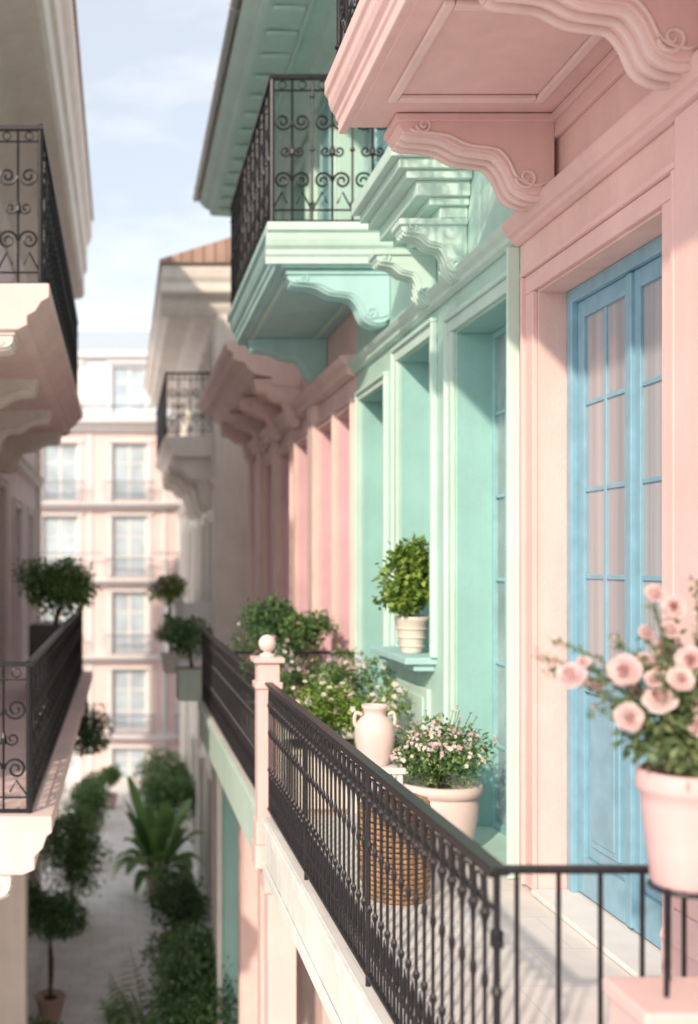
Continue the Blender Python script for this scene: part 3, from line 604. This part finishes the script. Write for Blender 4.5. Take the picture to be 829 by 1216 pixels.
p.lathe(1.68,6.72,[(.001,0),(.085,0),(.09,.01),(.115,.08),(.13,.16),(.132,.22),(.118,.275),(.088,.31),(.072,.325),(.070,.345),(.078,.365),(.086,.375),(.088,.39),(.075,.395),(.06,.38),(.001,.30)],40,-1.329)
for sx in (-1,1): p.tube([tuple(q) for q in cat([(1.68+sx*.085,6.72,-1.00),(1.68+sx*.125,6.72,-.99),(1.68+sx*.135,6.72,-1.05),(1.68+sx*.115,6.72,-1.09)],5)],.012,8)
fp=Thing('potted_flowers',(2.11,6.72,-1.92)); pot(fp,POTW,2.10,6.72,-1.918,.265,.48,1)
cl=blob_clumps((2.11,6.68,-1.27),.38,16,.42,.72); foliage(fp.part('leaves',LG),cl,3400,.034)
flowers(fp.part('white_flowers',PETW),fp.part('flower_centres',YEL),cl,190,.019,5); flowers(fp.part('pink_flowers',PETP),None,cl,110,.018,5)
tw=fp.part('stems',STEM); sp_=[fp.part('sprigs_white',PETW),fp.part('sprigs_pink',PETP)]
for c_,r_ in cl: tw.tube([(2.10,6.72,-1.5),(c_[0],c_[1],c_[2]+.1)],.004,4)
for i in range(70):
    a=R.uniform(0,6.28); q=R.uniform(.1,.42); tip=Vector((2.10+q*math.cos(a),6.68+q*.8*math.sin(a),-1.0+R.uniform(-.05,.12)-q*.45)); tw.tube([(2.10,6.70,-1.45),tuple(tip)],.0022,4); blossom(sp_[i%2],None,tip,Vector((0,0,1))+rv()*.5,.016)
bs=Thing('potted_basil',(2.33,8.2,-.72)); p=pot(bs,POTC,2.35,8.2,-.721,.135,.30,2)
for k in range(3): p.tube([(2.35+(.10+k*.013)*math.cos(a),8.2+(.10+k*.013)*math.sin(a),-.66+k*.07) for a in [2*math.pi*i/28 for i in range(28)]],.007,5,True)
cl=[((2.30,8.15,-.12),(.22,.22,.24)),((2.24,8.1,-.26),(.16,.16,.14)),((2.34,8.1,.05),(.15,.15,.15)),((2.15,8.15,-.30),(.10,.1,.09)),((2.40,8.05,-.20),(.14,.14,.16)),((2.24,8.2,.04),(.12,.12,.12))]
foliage(bs.part('leaves',LB),cl,2000,.055,.75); s=bs.part('stems',STEM)
for c_,r_ in cl: s.tube([(2.35,8.2,-.46),c_],.006,5)
def fbox(name,x0,x1,y0,y1,zb,zt,zc,mats,n,fl,h=.22):
    t=Thing(name,((x0+x1)/2,(y0+y1)/2,zb)); b=t.part('box',POTC,.008); 
    b.box(x0,x1,y0,y1,zb,zt-.04); b.box(x0-.02,x1+.02,y0-.02,y1+.02,zt-.04,zt); t.part('soil',SOIL).box(x0+.02,x1-.02,y0+.02,y1-.02,zt,zt+.01)
    cl=[]
    m=max(5,int((x1-x0+y1-y0)/.11))
    for i in range(m):
        q=R.uniform(.12,.22); cl.append(((R.uniform(x0,x1),R.uniform(y0,y1),zc+R.uniform(-h/2,h/2)),(q,q,q*.9)))
    foliage(t.part('leaves',mats),cl,n,.045)
    s=t.part('stems',STEM)
    for c_,r_ in cl: s.tube([(c_[0]*.7+.3*(x0+x1)/2,c_[1],zt),c_],.006,4)
    for fm,k_,sz in fl: flowers(t.part('flowers',fm),t.part('flower_centres',YEL),cl,k_,sz)
fbox('flower_planter',1.35,2.25,7.9,8.35,-1.918,-1.45,-1.20,LB,3000,[(PETW,60,.030),(PETP,14,.026)])
fbox('flower_planter',1.25,2.3,9.0,10.1,-1.918,-1.40,-1.08,LG,4600,[(PETP,50,.03),(PETW,70,.03),(PURP,60,.028)])
fbox('flower_planter',1.3,2.2,11.2,13.0,-1.918,-1.35,-.98,LD,3600,[(PETP,30,.035),(PETW,30,.03)])
shrub('potted_shrub',LD,1.75,11.8,-1.918,-.72,.42,2200,.06,(POTC,.2,.5,0))
shrub('potted_shrub',LG,2.05,10.9,-1.918,-.70,.30,1400,.055,(POTC,.18,.5,0),fl=[(PETP,14,.028)])
shrub('hanging_shrub',LD,1.0,14.6,-1.9,-1.1,.40,1900,.06)
bk=Thing('bracket_planter',(1.0,14.6,-1.9)); bk.part('box',POTG,.01).box(.8,1.3,14.35,14.9,-1.95,-1.5)
# roses
PX,PY=1.60,2.88
rs=Thing('potted_roses',(PX,PY,-.93)); pot(rs,POTP,PX,PY,-.912,.118,.325,0)
sd=rs.part('plant_stand',IRON)
sd.tube([(PX+.086*math.cos(a),PY+.086*math.sin(a),-.92) for a in [2*math.pi*i/32 for i in range(32)]],.007,6,True)
for dx,dy in ((-.07,-.04),(.07,-.04),(.0,.08)): sd.tube([(PX+dx,PY+dy,-.92),(PX+dx,PY+dy,-1.215)],.0075,7)
pdl=Thing('pink_pedestal',(1.62,2.88,-1.92)); p=pdl.part('block',PINKT,.01); p.box(1.44,1.86,2.76,2.99,-1.92,-1.27); p.box(1.42,1.88,2.74,2.995,-1.269,-1.22)
BL=[(1.308,-.324,.038),(1.377,-.349,.024),(1.467,-.312,.042),(1.529,-.295,.038),(1.585,-.246,.036),(1.573,-.393,.043),(1.480,-.447,.037),(1.556,-.086,.028),(1.61,-.123,.032),(1.65,-.40,.043),(1.60,-.19,.027),(1.66,-.28,.038),(1.70,-.16,.032),(1.72,-.36,.041),(1.50,-.375,.024),(1.63,-.335,.034),(1.555,-.335,.028),(1.345,-.285,.02),(1.69,-.47,.034),(1.53,-.20,.024)]
pr=rs.part('roses',ROSE,0,True); sm=rs.part('stems',STEM); lv=rs.part('leaves',LO)
for x,z,s_ in BL:
    y=2.92+R.uniform(-.14,.08); c_=Vector((x*y/2.95,y,z*y/2.95)); dd=Vector((R.uniform(-1.1,.3),-1,R.uniform(-.1,1.3)))
    rose(pr,c_,dd,s_)
    path=cat([(PX+R.uniform(-.05,.05),PY,-.62),((PX*.55+c_.x*.45)+.02,2.9,(-.62*.4+c_.z*.6)),tuple(c_-dd.normalized()*.012)],8)
    sm.tube([tuple(q) for q in path],.0030,5)
    for k in range(5): lv.leaf(c_-dd.normalized()*s_*.3,dd*-.2+rv()*.9,dd,s_*.8,s_*.28)
    for q in path[5:]:
        for k in range(3):
            if R.random()<.75: lv.leaf(q,rv()+Vector((0,0,.2)),Vector((0,0,1))+rv()*.6,R.uniform(.02,.042),.02)
foliage(lv,[((PX,2.88,-.53),(.16,.14,.10)),((PX-.07,2.88,-.47),(.10,.1,.09)),((PX+.08,2.9,-.44),(.12,.1,.12)),((PX,2.9,-.33),(.13,.1,.12)),((PX-.13,2.88,-.52),(.06,.08,.04))],850,.038,.5)
for (x,z) in ((1.20,-.26),(1.23,-.30),(1.42,-.22),(1.66,-.05),(1.40,-.30),(1.46,-.50),(1.72,-.02),(1.36,-.42),(1.25,-.22)):
    path=cat([(PX-.02,2.88,-.60),((PX+x)/2+.02,2.9,(-.60+z)/2+.08),(x,2.92,z)],9); sm.tube([tuple(q) for q in path],.0022,4)
    for q in path[6:]:
        for k in range(4): lv.leaf(q+rv()*.012,rv(),Vector((0,0,1))+rv()*.5,R.uniform(.014,.030),.012)
    blossom(pr,None,Vector((x,2.92,z+.006)),Vector((0,-.6,1)),.010)
# ================================================================= LEFT PLANTS
t=shrub('balcony_shrub',LG,-.95,14.6,-1.9,-.38,.64,4800,.075,None,k=16,fl=[(PURP,10,.03)]); 
bp_=Thing('black_planter',(-.95,14.6,-1.9)); bp_.part('box',plain('black_planter_paint',(.03,.03,.03),.4),.01).box(-1.3,-.80,14.1,15.2,-1.898,-.85)
shrub('hanging_shrub',LD,-.62,17.6,-2.2,-2.9,.62,2200,.07,None)
z0=-7.5
shrub('potted_topiary',LD,-1.18,16.6,z0,-5.75,.62,4800,.075,(POTT,.24,.42,2),k=14)
shrub('leafy_shrub',LG,-1.05,21.0,z0,-6.0,.90,4800,.09,None,k=14,flat=1.2)
shrub('potted_shrub',LG,-1.0,25.5,z0,-6.2,.80,3400,.09,(POTT,.3,.45,2),flat=1.1)
shrub('potted_shrub',LD,-1.0,28.8,z0,-6.5,.60,2200,.09,(POTT,.3,.45,2))
shrub('potted_shrub',LG,-.4,31,z0,-6.5,.45,1800,.09,(POTT,.27,.45,2))
shrub('potted_shrub',LD,.98,19.2,z0,-6.45,.68,4000,.085,(POTT,.26,.45,2),k=14,flat=1.1)
shrub('leafy_shrub',LD,1.05,13.9,z0,-5.95,.90,7000,.085,None,k=16)
shrub('leafy_shrub',LG,1.2,16.2,z0,-6.45,.85,5000,.085,None,k=14)
shrub('leafy_shrub',LG,-1.35,14.6,z0,-6.9,.55,2400,.08,None,k=12)
shrub('leafy_shrub',LG,1.2,29,z0,-6.2,1.0,3800,.10,None)
shrub('leafy_shrub',LG,1.3,26,z0,-6.1,.95,3800,.10,None)
shrub('terrace_flowers',LB,1.0,21.2,-1.2,-.55,.48,2600,.065,None,fl=[(PURP,45,.05),(PETP,20,.045)])
shrub('terrace_shrub',LG,.98,20.5,-2.2,-1.35,.38,1600,.07,(POTC,.2,.4,0))
def bigleaf(name,x,y,n,L,W,rise,dr,potspec,lm,leaflets=False):
    t=Thing(name,(x,y,z0)); zb=z0
    if potspec: pot(t,potspec[0],x,y,z0,potspec[1],potspec[2],2); zb=z0+potspec[2]*.85
    p=t.part('fronds',lm,0,True); s=t.part('stems',STEM)
    for i in range(n):
        az=i*2.4+R.uniform(-.3,.3); k=R.uniform(.7,1.1); q=i/n
        frond(p,(x+.05*math.cos(az),y+.05*math.sin(az),zb),az,L*k*(.65+.35*q),W*k,rise*(1.25-q*.7)*k,dr*k*(.6+q*.6),10,leaflets,s)
bigleaf('potted_banana_plant',.80,22.6,46,1.7,.36,2.5,1.5,(POTT,.3,.55),leafmat('banana_leaf',(.09,.20,.06),(.17,.32,.10),(.30,.46,.16),.35,.35))
bigleaf('palm_plant',.50,14.4,38,1.45,.46,2.4,1.3,None,LG,True)
# ================================================================= LIGHT / SKY
flush()
wd=bpy.data.worlds.new('World'); scene.world=wd; wd.use_nodes=True; nt=wd.node_tree; N=nt.nodes.new; L=nt.links.new
S=Vector((-.51,-.86,0)).normalized(); EL=math.radians(28); Sd=Vector((S.x*math.cos(EL),S.y*math.cos(EL),math.sin(EL)))
sky=N('ShaderNodeTexSky'); sky.sky_type='NISHITA'; sky.sun_disc=False; sky.sun_elevation=EL; sky.sun_rotation=math.atan2(S.x,S.y)%(2*math.pi); sky.air_density=1.2; sky.dust_density=2.0; sky.ozone_density=2
tc=N('ShaderNodeTexCoord'); mp=N('ShaderNodeMapping'); mp.inputs['Scale'].default_value=(1.2,1.2,3.5); L(tc.outputs['Generated'],mp.inputs['Vector'])
nz=N('ShaderNodeTexNoise'); nz.inputs['Scale'].default_value=2.2; nz.inputs['Detail'].default_value=7; nz.inputs['Roughness'].default_value=.55; L(mp.outputs[0],nz.inputs['Vector'])
mr=N('ShaderNodeMapRange'); mr.inputs['From Min'].default_value=.40; mr.inputs['From Max'].default_value=.68; mr.inputs['To Min'].default_value=.44; mr.inputs['To Max'].default_value=.92; L(nz.outputs['Fac'],mr.inputs['Value'])
mx=N('ShaderNodeMix'); mx.data_type='RGBA'; L(mr.outputs[0],mx.inputs['Factor']); L(sky.outputs[0],mx.inputs['A']); mx.inputs['B'].default_value=(9.3,9.4,9.5,1)
bg=wd.node_tree.nodes['Background']; L(mx.outputs['Result'],bg.inputs['Color']); bg.inputs['Strength'].default_value=.15
su=bpy.data.lights.new('sun','SUN'); su.energy=3.6; su.angle=math.radians(1.2); su.color=(1,.83,.64); so=bpy.data.objects.new('sun',su); scene.collection.objects.link(so); so.rotation_euler=Sd.to_track_quat('Z','Y').to_euler(); so.location=(0,0,30)
# ================================================================= CAMERA
cd=bpy.data.cameras.new('camera'); cam=bpy.data.objects.new('camera',cd); scene.collection.objects.link(cam); scene.camera=cam
cam.location=(0,0,ZC); cam.rotation_euler=(math.radians(90),0,0); cd.sensor_fit='HORIZONTAL'; cd.sensor_width=36; cd.lens=36*1200/829
cd.shift_x=(414.5-145)/829; cd.shift_y=(670-608)/829; cd.clip_start=.1; cd.clip_end=1500
cd.dof.use_dof=True; cd.dof.focus_distance=5.2; cd.dof.aperture_fstop=1.5
scene.view_settings.view_transform='Standard'; scene.view_settings.look='None'; scene.view_settings.exposure=0
